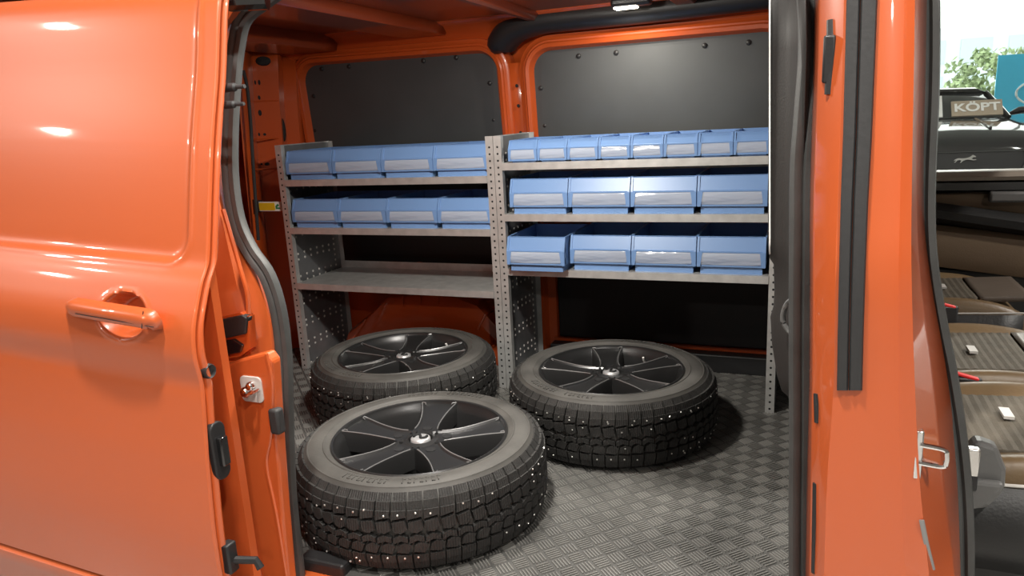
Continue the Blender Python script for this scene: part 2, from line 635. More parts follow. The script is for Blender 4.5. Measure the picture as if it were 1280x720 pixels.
# red grab loop on liner above the arch
q0 = P(527, 338, .43)
lp = [(q0.x - .03, .435, q0.z - .05), (q0.x - .032, .42, q0.z), (q0.x - .02, .415, q0.z + .03), (q0.x + .02, .415, q0.z + .03), (q0.x + .032, .42, q0.z), (q0.x + .03, .435, q0.z - .05)]
part(MB().tube(cat(lp, 4), .010, 8), 'lashing_loop', 'orange_in')

# ---- rear corner post (left, inside)
cols = [(300, -.02), (312, .06), (318, .20), (350, .26), (356, .33), (372, .36), (384, .44)]
rows = []
for py in (50, 90, 130, 200, 260, 330, 400, 450):
    sh = (py - 150) * .10
    row = []
    for px_, Y in cols:
        q = P(px_ + max(-6, sh * (1 if py > 150 else .4)), py, Y + (.12 if px_ > 352 and py < 60 else 0))
        row.append(q)
    rows.append(row)
cpost = part(MB().loft(rows), 'corner_post', 'orange_in', angle=50, solid=.003)


def disc(q, rx, rz, m, parent, name, nrm=(0, -1, 0), d=.002):
    nrm = Vector(nrm).normalized()
    rot = nrm.to_track_quat('Z', 'Y').to_matrix().to_4x4()
    mm = Matrix.Translation(Vector(q) + nrm * d) @ rot
    bb = MB()
    bb.lathe([(0, .0005), (.8, .0004), (1, -.004)], 14)
    bb.v = [tuple(mm @ Vector((v[0] * rx, v[1] * rz, v[2]))) for v in bb.v]
    return sub(bb, name, m, parent)


def post_pt(px_, py):
    sh = (py - 150) * .10
    sh = max(-6, sh * (1 if py > 150 else .4))
    return P(px_, py, lerp_tab([(c[0] + sh, c[1]) for c in cols], px_))


for (hx, hy, a, c) in ((319, 103, .004, .010), (324, 103, .006, .012), (324, 122, .006, .010), (325, 141, .009, .015), (324, 168, .005, .009), (331, 168, .008, .007), (334, 205, .012, .008), (327, 205, .005, .005), (354, 162, .013, .055), (329, 76, .035, .022)):
    disc(post_pt(hx, hy), a, c, 'hole', cpost, 'hole', nrm=(.55, -.83, 0), d=.02 if c > .05 else .004)
for (y0, y1) in ((127, 127), (174, 174), (212, 212)):
    sub(MB().tube([post_pt(317, y0), post_pt(348, y1 - 1)], .0035, 6), 'pressed_rib', 'orange_in', cpost)
part(MB().tube(cat([P(304, 88, -.05), P(309, 110, -.05), P(313, 150, -.05), P(316, 200, -.05), P(319, 245, -.05), P(323, 300, -.05)], 5), .007, 8), 'rear_door_seal', 'rubber_dk')

# ---- black duct cover under the roof at the far side, with dome lamp
path = cat([P(630, 62, .40), P(628, 54, .385), P(642, 38, .36), P(670, 27, .34), P(720, 21, .33), P(800, 14, .32), P(880, 5, .32), P(985, -8, .32)], 5)
n = len(path)
rad = [lerp_tab([(0, .028), (2, .052), (5, .066), (9, .068), (16, .060), (30, .05)], i) for i in range(n)]
duct = part(MB().tube(path, rad, 14, up=(0, 0, 1), flat=.85), 'roof_duct_cover', 'plastic')
q = Vector((.50, .17, 1.405))
dl = part(MB().box(q.x - .07, q.x + .07, q.y - .03, q.y + .03, RZ - .030, RZ), 'dome_lamp', 'plastic', bevel=.01)
sub(MB().box(q.x - .06, q.x + .02, q.y - .022, q.y + .022, RZ - .036, RZ - .029), 'lamp_lens', 'led', dl, bevel=.003)
area('dome_lamp_light', (q.x - .02, q.y, RZ - .042), (q.x - .02, q.y - .1, 0), .06, 5, (1, .93, .8))
# second dome lamp over the middle of the bay
q = Vector((.30, -.86, RZ))
dl = part(MB().box(q.x - .1, q.x + .1, q.y - .035, q.y + .035, RZ - .036, RZ), 'dome_lamp', 'plastic', bevel=.01)
sub(MB().box(q.x - .085, q.x + .085, q.y - .025, q.y + .025, RZ - .042, RZ - .034), 'lamp_lens', 'led', dl, bevel=.003)
area('dome_lamp_light', (q.x, q.y, RZ - .048), (q.x, q.y + .35, 0), .12, 22, (1, .95, .86))


# ---- door opening: weatherstrip
def ys(z):
    return -1.27 + max(0, z - .8) * .17


lseal = [(372, -26), (330, 2), (305, 24), (296, 60), (291, 110), (288, 170), (289, 225), (297, 275), (313, 312), (335, 345), (349, 390), (356, 450), (358, 530), (362, 620), (371, 705), (378, 770)]
seal_prof = [(-1, .1), (-.85, .6), (-.35, .75), (-.15, .45), (.1, .8), (.6, .85), (.95, .5), (1, 0), (.7, -.6), (-.7, -.6)]
sp = cat([PF(a, c, ys) for a, c in lseal], 6)
part(MB().tube(sp, .0185, up=(0, -1, 0), prof=seal_prof), 'weatherstrip', 'rubber', angle=50)
rseal = [(1006, -40), (1011, 10), (1012, 70), (1007, 140), (1002, 210), (1001, 300), (1000, 420), (1000, 540), (999, 650), (999, 780)]
rs = cat([PF(a, c, ys) for a, c in rseal], 6)
part(MB().tube(rs, .0175, up=(0, -1, 0), prof=seal_prof), 'weatherstrip', 'rubber', angle=50)

# ---- rear jamb of the opening (orange) from weatherstrip outwards to behind the door
rows = []
LS = [(c, a) for a, c in lseal]
for (py, xs, x1, x2) in ((-30, 366, 330, 258), (30, 304, 286, 262), (90, 297, 281, 262), (160, 291, 277, 260), (230, 293, 274, 258), (290, 308, 280, 254), (340, 335, 292, 246), (390, 351, 303, 238), (430, 357, 312, 236), (470, 360, 318, 238), (530, 360, 322, 244), (600, 362, 328, 250), (660, 368, 335, 256), (720, 376, 342, 262), (780, 382, 350, 268)):
    xs = lerp_tab(LS, py)
    x1 = min(x1, xs - 24)
    a = PF(xs - 10, py, lambda z: ys(z) + .012)
    bq = PF(xs - 17, py, lambda z: ys(z) - .006)
    c = PF(x1, py, lambda z: ys(z) - .05)
    d = PF((x1 + x2) / 2, py, lambda z: ys(z) - .06)
    e = PF(x2, py, lambda z: ys(z) - .085)
    rows.append([a, bq, c, d, e])
rows2 = []
for j in range(5):
    rows2.append(cat([r[j] for r in rows], 4))
jamb = part(MB().loft(rows2), 'rear_jamb', 'orange', angle=60, solid=.004, off=-1)
# pocket with dark latch gear
yj = lambda z: ys(z) - .066
pk = [PF(a, c, yj) for a, c in ((258, 400), (300, 391), (310, 396), (313, 436), (300, 446), (258, 452))]
part(MB().prism(pk, (.0, .02, 0)), 'latch_pocket', 'orange_in', angle=None)
hw = [PF(a, c, lambda z: ys(z) - .073) for a, c in ((259, 403), (302, 394), (308, 398), (306, 418), (259, 428))]
part(MB().prism(hw, (.0, .02, 0)), 'latch_cover', 'plastic', angle=None, bevel=.003)
hw = [PF(a, c, lambda z: ys(z) - .072) for a, c in ((258, 430), (292, 424), (303, 432), (300, 441), (258, 449))]
part(MB().prism(hw, (.0, .02, 0)), 'latch_bracket', 'gloss', angle=None, bevel=.003)
# striker platform
yp = lambda z: ys(z) - .078
plat = [(271, 470), (279, 457), (300, 449), (332, 441), (340, 452), (343, 500), (347, 560), (353, 640), (362, 740), (330, 740), (312, 660), (297, 606), (284, 560), (274, 515)]
pl = [PF(a, c, yp) for a, c in plat]
platform = part(MB().prism(pl, (0, .03, 0)), 'striker_platform', 'orange', angle=None, bevel=.006)
part(MB().tube(cat([PF(a, c, lambda z: ys(z) - .079) for a, c in ((333, 442), (340, 480), (338, 545), (333, 580), (345, 640), (358, 720))], 5), .004, 6), 'jamb_ridge', 'orange')
part(MB().tube(cat([PF(a, c, lambda z: ys(z) - .082) for a, c in ((272, 500), (284, 558), (298, 604), (312, 658), (328, 735))], 5), .005, 6), 'jamb_ridge', 'orange')
part(MB().tube(cat([PF(a, c, lambda z: ys(z) - .064) for a, c in ((279, 262), (290, 300), (300, 335), (309, 365), (311, 392))], 5), .005, 6), 'jamb_ridge', 'orange')
# chrome striker
q = PF(314, 487, lambda z: ys(z) - .082)
mm = Matrix.Translation(q)
stp = rrect(-.028, .028, -.029, .029, .010, 4)
st = part(MB().prism([(q.x + a, q.y, q.z + c) for a, c in stp], (0, .006, 0)), 'door_striker', 'tagm', angle=None, bevel=.001)
sub(MB().lathe([(0, .018), (.008, .017), (.0115, .012), (.013, 0)], 12, m=Matrix.Translation(q + Vector((-.008, 0, -.003))) @ Matrix.Rotation(math.pi / 2, 4, 'X')), 'bolt', 'chrome', st)
sub(MB().lathe([(0, .014), (.007, .013), (.010, .009), (.011, 0)], 12, m=Matrix.Translation(q + Vector((.004, 0, .010))) @ Matrix.Rotation(math.pi / 2, 4, 'X')), 'bolt', 'chrome', st)
sub(MB().tube([q + Vector((-.008, -.012, -.003)), q + Vector((.004, -.02, -.006)), q + Vector((.018, -.018, .002)), q + Vector((.02, 0, .003))], .004, 8), 'loop', 'chrome', st)
# black bump stop on the jamb
q = PF(343, 527, lambda z: ys(z) - .085)
part(MB().box(q.x - .013, q.x + .013, q.y - .004, q.y + .02, q.z - .030, q.z + .028), 'bump_stop', 'rubber_dk', bevel=.006)
q = PF(304, 627, lambda z: ys(z) - .088)
part(MB().lathe([(0, .006), (.005, .005), (.008, .001), (.012, 0)], 12, m=Matrix.Translation(q) @ Matrix.Rotation(math.pi / 2, 4, 'X')), 'plug', 'plastic')
# sill step at the opening bottom-left: orange lip and black corner
part(MB().box(-.02, 1.12, -1.30, -1.238, -.06, -.004), 'door_sill', 'orange', angle=None, bevel=.006)
part(MB().box(-.03, .10, -1.245, -1.20, -.01, .028), 'sill_corner_cover', 'plastic', angle=None, bevel=.008)

# ---- sliding door (slid back)
XE = .036
PROF = [(-.02, -1.536), (.05, -1.54), (.246, -1.546), (.40, -1.536), (.476, -1.528), (.55, -1.520), (.586, -1.517), (.637, -1.523), (.68, -1.519), (.71, -1.510), (.74, -1.497), (.773, -1.481), (.80, -1.463), (.82, -1.455), (.86, -1.445), (1.027, -1.404), (1.159, -1.365), (1.292, -1.331), (1.33, -1.300)]
PC = cat([Vector((z, y, 0)) for z, y in PROF], 6)
PT = [(q.x, q.y) for q in PC]


def zeff(x, z):
    return z + .052 * (x - XE)


def skin_y(x, z):
    return lerp_tab(PT, zeff(x, z))


hc = PF(151, 396, lambda z: lerp_tab(PT, z - .02))
panel_z = PF(150, 321, lambda z: lerp_tab(PT, z - .012))
PZE = zeff(panel_z.x, panel_z.z)


def skin(x, z):
    y = skin_y(x, z)
    ze = zeff(x, z)
    # pressed window area
    dx = (XE - .045) - x
    dz = ze - PZE
    r = .05
    if dx < r and dz < r:
        s = r - math.hypot(r - dx, r - dz)
    else:
        s = min(dx, dz)
    y += .007 * sstep(-.006, .006, s) - .004 * math.exp(-(s / .008) ** 2)
    # handle cup
    d = math.hypot((x - hc.x) * .70, z - hc.z) / .0445
    if d < 1.15:
        y += .046 * (1 - sstep(.62, 1.0, d))
        y -= .003 * math.exp(-((d - 1.05) / .08) ** 2)
    return y


xs_ = [XE - .0005 - .005 * k for k in range(112)]
xs_ += [xs_[-1] - .03 * k for k in range(1, 26)]
zs_ = [.102 + .0055 * k for k in range(223)]
rows = []
for z in zs_:
    rows.append([(x, skin(x, z - .052 * (x - XE)), z - .052 * (x - XE)) for x in xs_])
door = part(MB().loft(rows), 'sliding_door', 'orange', angle=70)
# folded front edge with two ridges and the inner frame
edge = []
for z in zs_:
    y = skin_y(XE, z)
    edge.append([(XE - .0005, y + .0, z), (XE + .003, y + .002, z), (XE + .004, y + .006, z), (XE + .001, y + .010, z), (XE - .004, y + .012, z), (XE - .004, y + .015, z), (XE + .005, y + .018, z), (XE + .007, y + .022, z), (XE + .004, y + .027, z), (XE - .010, y + .029, z), (XE - .030, y + .034, z), (XE - .06, y + .045, z)])
sub(MB().loft(edge), 'edge_flange', 'orange', door, angle=50)
inner = []
for z in zs_[::20] + [zs_[-1]]:
    y = skin_y(XE, z) + .045
    inner.append([(XE - .05, y, z), (-1.25, y, z + .08)])
sub(MB().loft(inner), 'inner_panel', 'orange_in', door)
# top gutter / roof side above the door
rows = []
for x in (XR, -.8, 0, .3):
    rows.append([(x, -1.36, 1.345), (x, -1.35, 1.375), (x, -1.30, 1.40), (x, -1.20, RZ + .05)])
# lower sill moulding under the door
rows = []
for x in (-1.7, -1.2, -.8, -.4, -.1, XE):
    z = .05 - .052 * (x - XE)
    rows.append([(x, -1.50, .047 + z), (x, -1.535, .045 + z), (x, -1.545, .038 + z), (x, -1.546, .018 + z), (x, -1.538, .006 + z), (x, -1.535, -.16 + z), (x, -1.48, -.25 + z)])
part(MB().loft(rows), 'sill_moulding', 'orange', angle=40, solid=.003)
# door handle


def on(px_, py, out):
    return PF(px_, py, lambda z: lerp_tab(PT, z - .02) - out)


hp = cat([on(91, 385, -.004), on(92, 385, .012), on(99, 386, .020), (on(140, 393, .026)), on(178, 399, .024), on(190, 402, .016), on(193, 402, -.004)], 5)
hprof = [(-1, -.55), (-.8, .35), (-.35, .62), (.35, .62), (.8, .35), (1, -.2), (.7, -.6), (-.6, -.62)]
hd = sub(MB().tube(hp, .0190, up=(0, -1, 0), prof=hprof), 'door_handle', 'orange', door, angle=50)
sub(MB().tube([on(179, 389, .0355), on(177, 411, .0325)], .0010, 6), 'cap_gap', 'plastic', hd)
sub(MB().tube(cat([on(94, 392, .0315), on(140, 400, .0372), on(192, 409, .0285)], 4), .0008, 6), 'seam', 'hole', hd)
# rubber buffers, lock and roller on the door's leading edge
for (bx, by, r_) in ((274, 109, .008), (273, 131, .007)):
    q = PX(bx, by, XE + .004)
    bo = sub(MB().lathe([(0, .05), (r_ * .5, .05), (r_ * .55, .03), (r_, .026), (r_ * 1.1, 0)], 12, m=Matrix.Translation(q + Vector((-.015, .03, 0))) @ Matrix.Rotation(math.pi / 2, 4, 'Y')), 'rubber_buffer', 'rubber_dk', door)
q = PX(271, 565, XE + .006)
lk = sub(MB().prism([(q.x - .01, q.y + a, q.z + c) for a, c in rrect(-.012, .026, -.06, .06, .017, 5)], (.014, 0, 0)), 'door_lock', 'plastic', door, angle=None, bevel=.003)
sub(MB().box(q.x + .002, q.x + .016, q.y - .002, q.y + .018, q.z - .03, q.z + .03), 'latch_claw', 'gloss', lk, bevel=.003)
q = PX(262, 464, XE + .004)
sub(MB().lathe([(0, -.002), (.008, 0), (.013, .004), (.015, 0), (.015, -.01)], 14, m=Matrix.Translation(q) @ Matrix.Rotation(math.pi / 2, 4, 'Y')), 'guide_hole', 'plastic', door)
q = PX(283, 697, XE + .004)
rb = sub(MB().box(q.x - .01, q.x + .012, q.y - .006, q.y + .02, q.z - .035, q.z + .03), 'roller_bracket', 'plastic', door, bevel=.004)
sub(MB().tube([q + Vector((.005, .01, -.01)), q + Vector((.05, .025, -.012)), q + Vector((.06, .025, -.028))], .008, 8), 'roller_arm', 'plastic', rb)
q = PX(287, 4, XE)
sub(MB().tube([q + Vector((-.02, .02, .01)), q + Vector((.05, .05, .01))], .022, 10), 'upper_guide', 'gloss', door)

# ---- B pillar
BP = {  # row py: column pixel x
    -60: (1020, 1030, 1058, 1102, 1131, 1143, 1147, 1156),
    80: (1019, 1028, 1055, 1098, 1130, 1141, 1145, 1154),
    250: (1014, 1022, 1049, 1085, 1126, 1138, 1142, 1151),
    350: (1014, 1021, 1046, 1082, 1124, 1138, 1146, 1160),
    480: (1013, 1020, 1044, 1080, 1124, 1142, 1160, 1182),
    600: (1010, 1018, 1036, 1078, 1127, 1148, 1172, 1194),
    720: (1008, 1016, 1032, 1076, 1132, 1160, 1188, 1198),
    800: (1007, 1015, 1030, 1076, 1136, 1168, 1192, 1200)}
BY = (-1.265, -1.345, -1.385, -1.392, -1.384, -1.396, -1.335, -1.275)


def yb(z):
    return max(0, z - .8) * .14


rows = []
for py in sorted(BP):
    rows.append([PF(px_, py, lambda z, Y=Y: Y + yb(z)) for px_, Y in zip(BP[py], BY)])
colsB = [cat([r[j] for r in rows], 5) for j in range(8)]
# smooth across, keep the folds
bp = part(MB().loft(colsB), 'b_pillar', 'orange', angle=30, solid=.004, off=1)


def bpt(px_, py, off):
    ks = sorted(BP)
    for a, c in zip(ks, ks[1:]):
        if a <= py <= c:
            t = (py - a) / (c - a)
            xs = [u + (v - u) * t for u, v in zip(BP[a], BP[c])]
            break
    Y = lerp_tab(list(zip(xs, BY)), px_)
    return PF(px_, py, lambda z: Y + yb(z) - off)


# rubber cover strips
for k, ((a0, a1), (c0, c1)) in enumerate((((1058, 1075), (1046, 1060)), ((1076, 1097), (1061, 1078)))):
    rows = []
    for py, t in ((-50, -.1), (60, .12), (170, .36), (250, .60), (350, .8), (420, .92), (488, 1.0)):
        xa, xb = a0 + (c0 - a0) * t, a1 + (c1 - a1) * t
        off = .012
        row = [bpt(xa, py, 0), bpt(xa, py, off * .7), bpt(xa + 2, py, off), bpt((xa + xb) / 2, py, off * (.8 if k else 1.05)), bpt(xb - 2, py, off), bpt(xb, py, off * .7), bpt(xb, py, 0)]
        rows.append(row)
    part(MB().loft(rows, cap=True), 'rubber_strip', 'rubber_dk', angle=40)
# black latch in the rear fold, plugs, slot
for (xa, ya, xb, yb_, w) in ((1039, 25, 1036, 118, .006), (1021, 492, 1022, 528, .005), (1020, 604, 1018, 716, .005)):
    part(MB().tube(cat([bpt(xa, ya, .006), bpt((xa + xb) / 2 + (1 if w > .005 else 0), (ya + yb_) / 2, .008), bpt(xb, yb_, .006)], 4), w, 8, flat=.7), 'slot_cover', 'plastic')
part(MB().box(*(lambda q: (q.x - .009, q.x + .007, q.y - .012, q.y + .01, q.z - .035, q.z + .03))(bpt(1037, 72, .004))), 'latch_plate', 'plastic', bevel=.003)
# front striker: chrome plate with loop
q = bpt(1149, 565, .004)
fs = part(MB().box(q.x - .006, q.x + .004, q.y - .006, q.y + .008, q.z - .040, q.z + .034), 'front_striker', 'chrome', bevel=.002)
sub(MB().tube(cat([q + Vector((0, -.006, .014)), q + Vector((.028, -.012, .013)), q + Vector((.032, -.013, .005)), q + Vector((.032, -.013, -.006)), q + Vector((.028, -.012, -.013)), q + Vector((0, -.006, -.014))], 4), .0036, 8), 'loop', 'chrome', fs)
q = bpt(1158, 690, .006)
part(MB().tube([bpt(1152, 650, .006), bpt(1158, 680, .007), bpt(1166, 712, .006)], .0035, 8, flat=.4), 'drain_slot', 'edge')
# front door weatherstrip
fseal = [(1157, -60), (1158, 40), (1157, 120), (1153, 220), (1153, 290), (1158, 345), (1169, 410), (1181, 470), (1192, 540), (1199, 610), (1202, 680), (1202, 780)]
yfs = lambda z: -1.265 + yb(z)
part(MB().tube(cat([PF(a, c, yfs) for a, c in fseal], 6), .018, up=(0, -1, 0), prof=seal_prof), 'weatherstrip', 'rubber', angle=50)

# ---- grey trim panel on the inner side of the pillar, grab loop
yt = -1.12
tl = [(963, -40), (962, 60), (961.5, 200), (961, 300), (963, 322), (968, 330), (969, 362), (968, 382), (964, 396), (966, 430), (972, 468), (978, 488), (986, 495), (991, 520), (992, 640), (992, 780)]
tr = [(1006, -40), (1008, 60), (1004, 200), (1001, 300), (1001, 322), (1001, 330), (1001, 362), (1001, 382), (1001, 396), (1001, 430), (1001, 468), (1001, 488), (1001, 495), (1001, 520), (1001, 640), (1001, 780)]
rows = []
for a, c in zip(tl, tr):
    w = c[0] - a[0]
    rows.append([P(a[0], a[1], yt + .03), P(a[0] + .5, a[1], yt + .005), P(a[0] + w * .12, a[1], yt), P(a[0] + w * .45, a[1], yt - .012), P(a[0] + w * .62, a[1], yt - .03), P(a[0] + w * .8, a[1], yt - .09), P(c[0], c[1], yt - .13)])
trimp = part(MB().loft(rows), 'pillar_trim', 'trim', angle=45, solid=.003)
rows = [[P(961.5, py, yt + .004), P(963, py, yt - .001), P(963, py, yt + .008)] for py in (-40, 60, 160, 240, 300, 318)]
sub(MB().loft(rows), 'edge_bead', 'white', trimp, solid=.001)
lp = cat([P(996, 372, yt - .08), P(985, 378, yt - .05), P(979, 392, yt - .04), P(980, 405, yt - .04), P(990, 418, yt - .05), P(998, 422, yt - .08)], 4)
sub(MB().tube(lp, .0045, 8), 'grab_loop', 'greyplastic', trimp)

# ---- cab: floor, far door, roof is shared; windscreen pillar side left open
part(MB().box(XB + .03, 2.6, -1.2, YF + .03, -.05, .0), 'cab_floor', 'carpet', angle=None)
# far cab door: profile lofted along x
fd = []
FDP = [(.0, .40), (.30, .41), (.40, .42)]
xs_d = [1.16, 1.4, 1.6, 1.8, 2.1, 2.5]


def fdoor(name, m, prof, slope=0, **k):
    rows = []
    for x in xs_d:
        rows.append([(x, y, z + slope * (x - 1.6)) for y, z in prof])
    return part(MB().loft(rows), name, m, angle=45, **k)


fdoor('far_door_lower', 'leather_b', [(.47, .0), (.40, .02), (.39, .30), (.40, .44), (.47, .45)])
fdoor('far_door_pocket', 'brown', [(.46, .43), (.37, .45), (.355, .50), (.36, .575), (.40, .59), (.46, .585)], -.12, solid=.003)
fdoor('far_door_armrest', 'leather_b', [(.46, .58), (.38, .60), (.34, .62), (.335, .645), (.38, .665), (.46, .66)], -.16, solid=.003)
fdoor('far_door_card', 'brown', [(.46, .40), (.455, .55), (.44, .68), (.43, .705), (.46, .71)], 0, solid=.003)
fdoor('far_door_gloss', 'gloss', [(.46, .70), (.42, .705), (.405, .72), (.41, .745), (.46, .75)], .0)
fdoor('far_door_sill', 'silltrim', [(.45, .748), (.41, .752), (.405, .765), (.42, .78), (.46, .785), (.53, .78)], .0)
q = P(1262, 246, .40)
part(MB().box(q.x - .06, q.x + .08, .385, .42, q.z - .018, q.z + .018), 'inner_handle', 'greyplastic', bevel=.008)
part(MB().box(1.15, 2.6, .44, .50, 1.362, 1.43), 'far_door_frame', 'plastic', angle=None, bevel=.006)
part(MB().box(1.15, 1.32, .42, .52, .75, 1.43), 'far_belt_pillar', 'trim', angle=None, bevel=.01)
part(MB().box(1.32, 2.6, .492, .496, .77, 1.35), 'far_side_window', 'glass', angle=None)


# ================================================================== SHELVING
SD = .37


def shelf_unit(name, label, x0, x1, z_list, loc_x):
    t = thing(name, label, 'shelving', (loc_x, 0, 0))
    for side, xx in ((0, x0), (1, x1)):
        s = 1 if side == 0 else -1
        X = xx - loc_x
        H = .982
        pm = MB()
        # side panel with folded front flange (thin sheet, L section)
        pm.box(min(X, X + s * .0015), max(X, X + s * .0015), .0, SD, .0, H)
        pm.box(min(X, X + s * .030), max(X, X + s * .030), -.0015, 0, .0, H)
        pm.box(min(X + s * .0285, X + s * .030), max(X + s * .0285, X + s * .030), 0, .022, .0, H)
        pm.box(min(X, X + s * .025), max(X, X + s * .025), SD - .0015, SD, .0, H)
        pn = pm.build('side_panel', M['steel'], t, angle=None)
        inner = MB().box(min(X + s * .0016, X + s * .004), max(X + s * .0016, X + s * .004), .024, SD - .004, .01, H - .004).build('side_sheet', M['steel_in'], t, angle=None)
        hb = MB()
        for k in range(38):
            z = .9419 - k * .025
            hx = X + s * .015
            hb.lathe([(0, .0), (.0038, .0), (.0046, -.0008)], 8, m=Matrix.Translation((hx, -.0019, z)) @ Matrix.Rotation(math.pi / 2, 4, 'X'))
        h = hb.build('front_holes', M['hole'], t, angle=None, kind='stuff')
        hb = MB()
        for k in range(38):
            z = .93 - k * .025
            ys_ = [SD - .045]
            if k % 4 in (1, 2):
                ys_ += [.06 + j * .045 for j in range(6)]
            for y in ys_:
                hb.lathe([(.0012, .0012), (.0040, .0018), (.0056, .0)], 7, m=Matrix.Translation((X + s * .0041, y, z + .01 * math.sin(y * 9))) @ Matrix.Rotation(s * math.pi / 2, 4, 'Y'))
        hb.build('hole_rims', M['tagm'], t, angle=None, kind='stuff')
    for z in z_list:
        top_right = z == z_list[0] and loc_x > 0
        a, c = x0 - loc_x + .031, x1 - loc_x - .031
        sm = MB()
        sm.box(a, c, -.003, SD - .03, z + .0115, z + .013)       # deck
        sm.box(a, c, -.0045, -.003, z - .0135, z + .013)         # front lip
        sm.box(a, c, -.003, .012, z - .0135, z - .012)           # return fold
        sm.box(a, c, SD - .0315, SD - .03, z - .012, z + .045)   # raised back edge
        sm.box(a, a + .0015, 0, SD - .03, z - .01, z + .012)
        sm.box(c - .0015, c, 0, SD - .03, z - .01, z + .012)
        if top_right:
            sm.box(a, c, SD - .0315, SD - .03, z - .085, z)
        sm.build('shelf', M['steel'], t, angle=None)
    return t


ZR = [.870, .6815, .4745]
ZL = [.8245, .6235, .3810]
shelf_unit('shelving_unit', 'grey steel shelving unit with an empty bottom shelf over the wheel arch', -.9725, .0165, ZL, -.478)
shelf_unit('shelving_unit', 'grey steel shelving unit with three rows of blue bins and no bottom shelf', .0185, 1.0165, ZR, .5175)


# ---- bins
def bin_meshes(w, d, h, key):
    b = MB()
    w2 = w / 2
    t = .0025
    st = h * (.07 if w < .15 else .2)
    # stepped foot
    b.box(-w2 + .011, w2 - .011, .010, d - .01, 0, st)
    # outer tub: sides/back/bottom as thin boxes
    b.box(-w2, -w2 + t, .018, d, st, h)
    b.box(w2 - t, w2, .018, d, st, h)
    b.box(-w2, w2, d - t, d, st, h)
    b.box(-w2 + t, w2 - t, .004, d - t, st, st + t)
    # rim
    b.box(-w2 - .0012, -w2 + .004, .02, d, h - .004, h)
    b.box(w2 - .004, w2 + .0012, .02, d, h - .004, h)
    # front: profile lofted across (upright label zone, leaning top)
    zr = h * .60
    prof = [(.010, st), (.0, st), (.0, zr - .004), (-.003, zr - .002), (-.003, zr + .002), (.001, zr + .003), (.017, h - .004), (.016, h), (.0205, h), (.0205, h - .005), (.0045, zr + .003), (.0035, st + .001), (.010, st + .001)]
    b.loft([[(x, y, z) for y, z in prof] for x in (-w2, w2)], cu=True, cap=True)
    # label rails: two cheek posts
    for s in (-1, 1):
        x0 = s * (w2 - .0005)
        x1 = s * (w2 - min(.012, w * .07))
        x2 = s * (w2 - min(.019, w * .11))
        poly = [(x0, -.005, st), (x1, -.005, st), (x2, -.005, zr - .004), (x2, -.0045, zr), (x0, -.0045, zr)]
        b.prism(poly if s < 0 else poly[::-1], (0, .006, 0))
        xa, xb = s * (w2 - .0005), s * (w2 - min(.008, w * .06))
        poly = [(xa, -.0035, zr), (xb, -.0035, zr), (xb, .0135, h - .002), (xa, .0135, h - .002)]
        b.prism(poly if s < 0 else poly[::-1], (0, .006, 0))
    body = b.mesh('bin_' + key, M['blue'], 30)
    c = MB()
    wl = w2 - min(.015, w * .085)
    rows = []
    for k in range(7):
        x = -wl + 2 * wl * k / 6
        rows.append([(x, -.0012, st + .006), (x, -.0045, st + .01), (x, -.0045, zr - .008), (x, -.0025, zr - .003)])
    c.loft(rows)
    lab = c.mesh('label_cover_' + key, M['clear'], 40)
    return body, lab


BINM = {k: bin_meshes(*v, k) for k, v in dict(small=(.1120, .30, .080), wide=(.2245, .325, .128), left=(.2290, .325, .118)).items()}


def put_bin(key, x, y, z, label, group):
    t = thing('storage_bin', label, 'bin', (x, y, z), group)
    bo = D.objects.new('bin_body', BINM[key][0])
    COL.objects.link(bo)
    bo.parent = t
    lb = D.objects.new('label_cover', BINM[key][1])
    COL.objects.link(lb)
    lb.parent = t
    return t


ordn = ['first', 'second', 'third', 'fourth', 'fifth', 'sixth', 'seventh', 'eighth']
for k in range(8):
    put_bin('small', .0735 + .1132 * (k + .5) - .001, .006, ZR[0] + .013, 'small blue bin on the top shelf, %s from the shared middle uprights' % ordn[k], 'small bins on the top shelf')
for k in range(4):
    put_bin('wide', .069 + .2268 * (k + .5), .006, ZR[1] + .013, 'wide blue bin under the row of small bins, %s from the middle uprights' % ordn[k], 'wide bins below the small bins')
    lab = 'wide blue bin on the lowest row, pulled forward past its neighbours' if k == 0 else 'wide blue bin on the lowest bin row, %s from the middle uprights' % ordn[k]
    put_bin('wide', .069 + .2268 * (k + .5) - (.003 if k == 0 else 0), -.045 if k == 0 else .006, ZR[2] + .013, lab, 'wide bins on the lowest row')
for k in range(4):
    put_bin('left', -.9325 + .2312 * (k + .5), .006, ZL[0] + .013, 'blue bin on the top shelf above the wheel arch, %s from corner post' % ordn[k], 'upper bins above the wheel arch')
    put_bin('left', -.9305 + .2312 * (k + .5), .006, ZL[1] + .013, 'blue bin directly above the empty shelf, %s from the corner post' % ordn[k], 'bins above the empty shelf')

# yellow tag on a black clamp beside the shelving
qa, qb = P(322.5, 252.5, .02), P(351, 264, .02)
tg = world_thing('yellow_tag', 'yellow label plate with green mark clamped beside the shelving upright', 'label', (qa.x, .02, qb.z))
tz0, tz1 = qb.z, qa.z
MB().prism([(x, .02, z) for x, z in rrect(qa.x, qb.x + .004, tz0, tz1, .006, 4)], (0, .012, 0)).build('plate', M['white'], tg, angle=None, bevel=.001)
MB().prism([(x, .0185, z) for x, z in rrect(qa.x + .004, qb.x - .028, tz0 + .004, tz1 - .004, .004, 4)], (0, .003, 0)).build('yellow_field', M['yellow'], tg, angle=None)
gx, gz = qb.x - .012, (tz0 + tz1) / 2
MB().prism([(gx - .012, .0185, gz - .010), (gx + .012, .0185, gz - .010), (gx + .010, .0185, gz - .004), (gx - .006, .0185, gz - .003), (gx + .008, .0185, gz + .005), (gx, .0185, gz + .012), (gx - .012, .0185, gz + .002)], (0, .003, 0)).build('green_mark', M['green'], tg, angle=None)
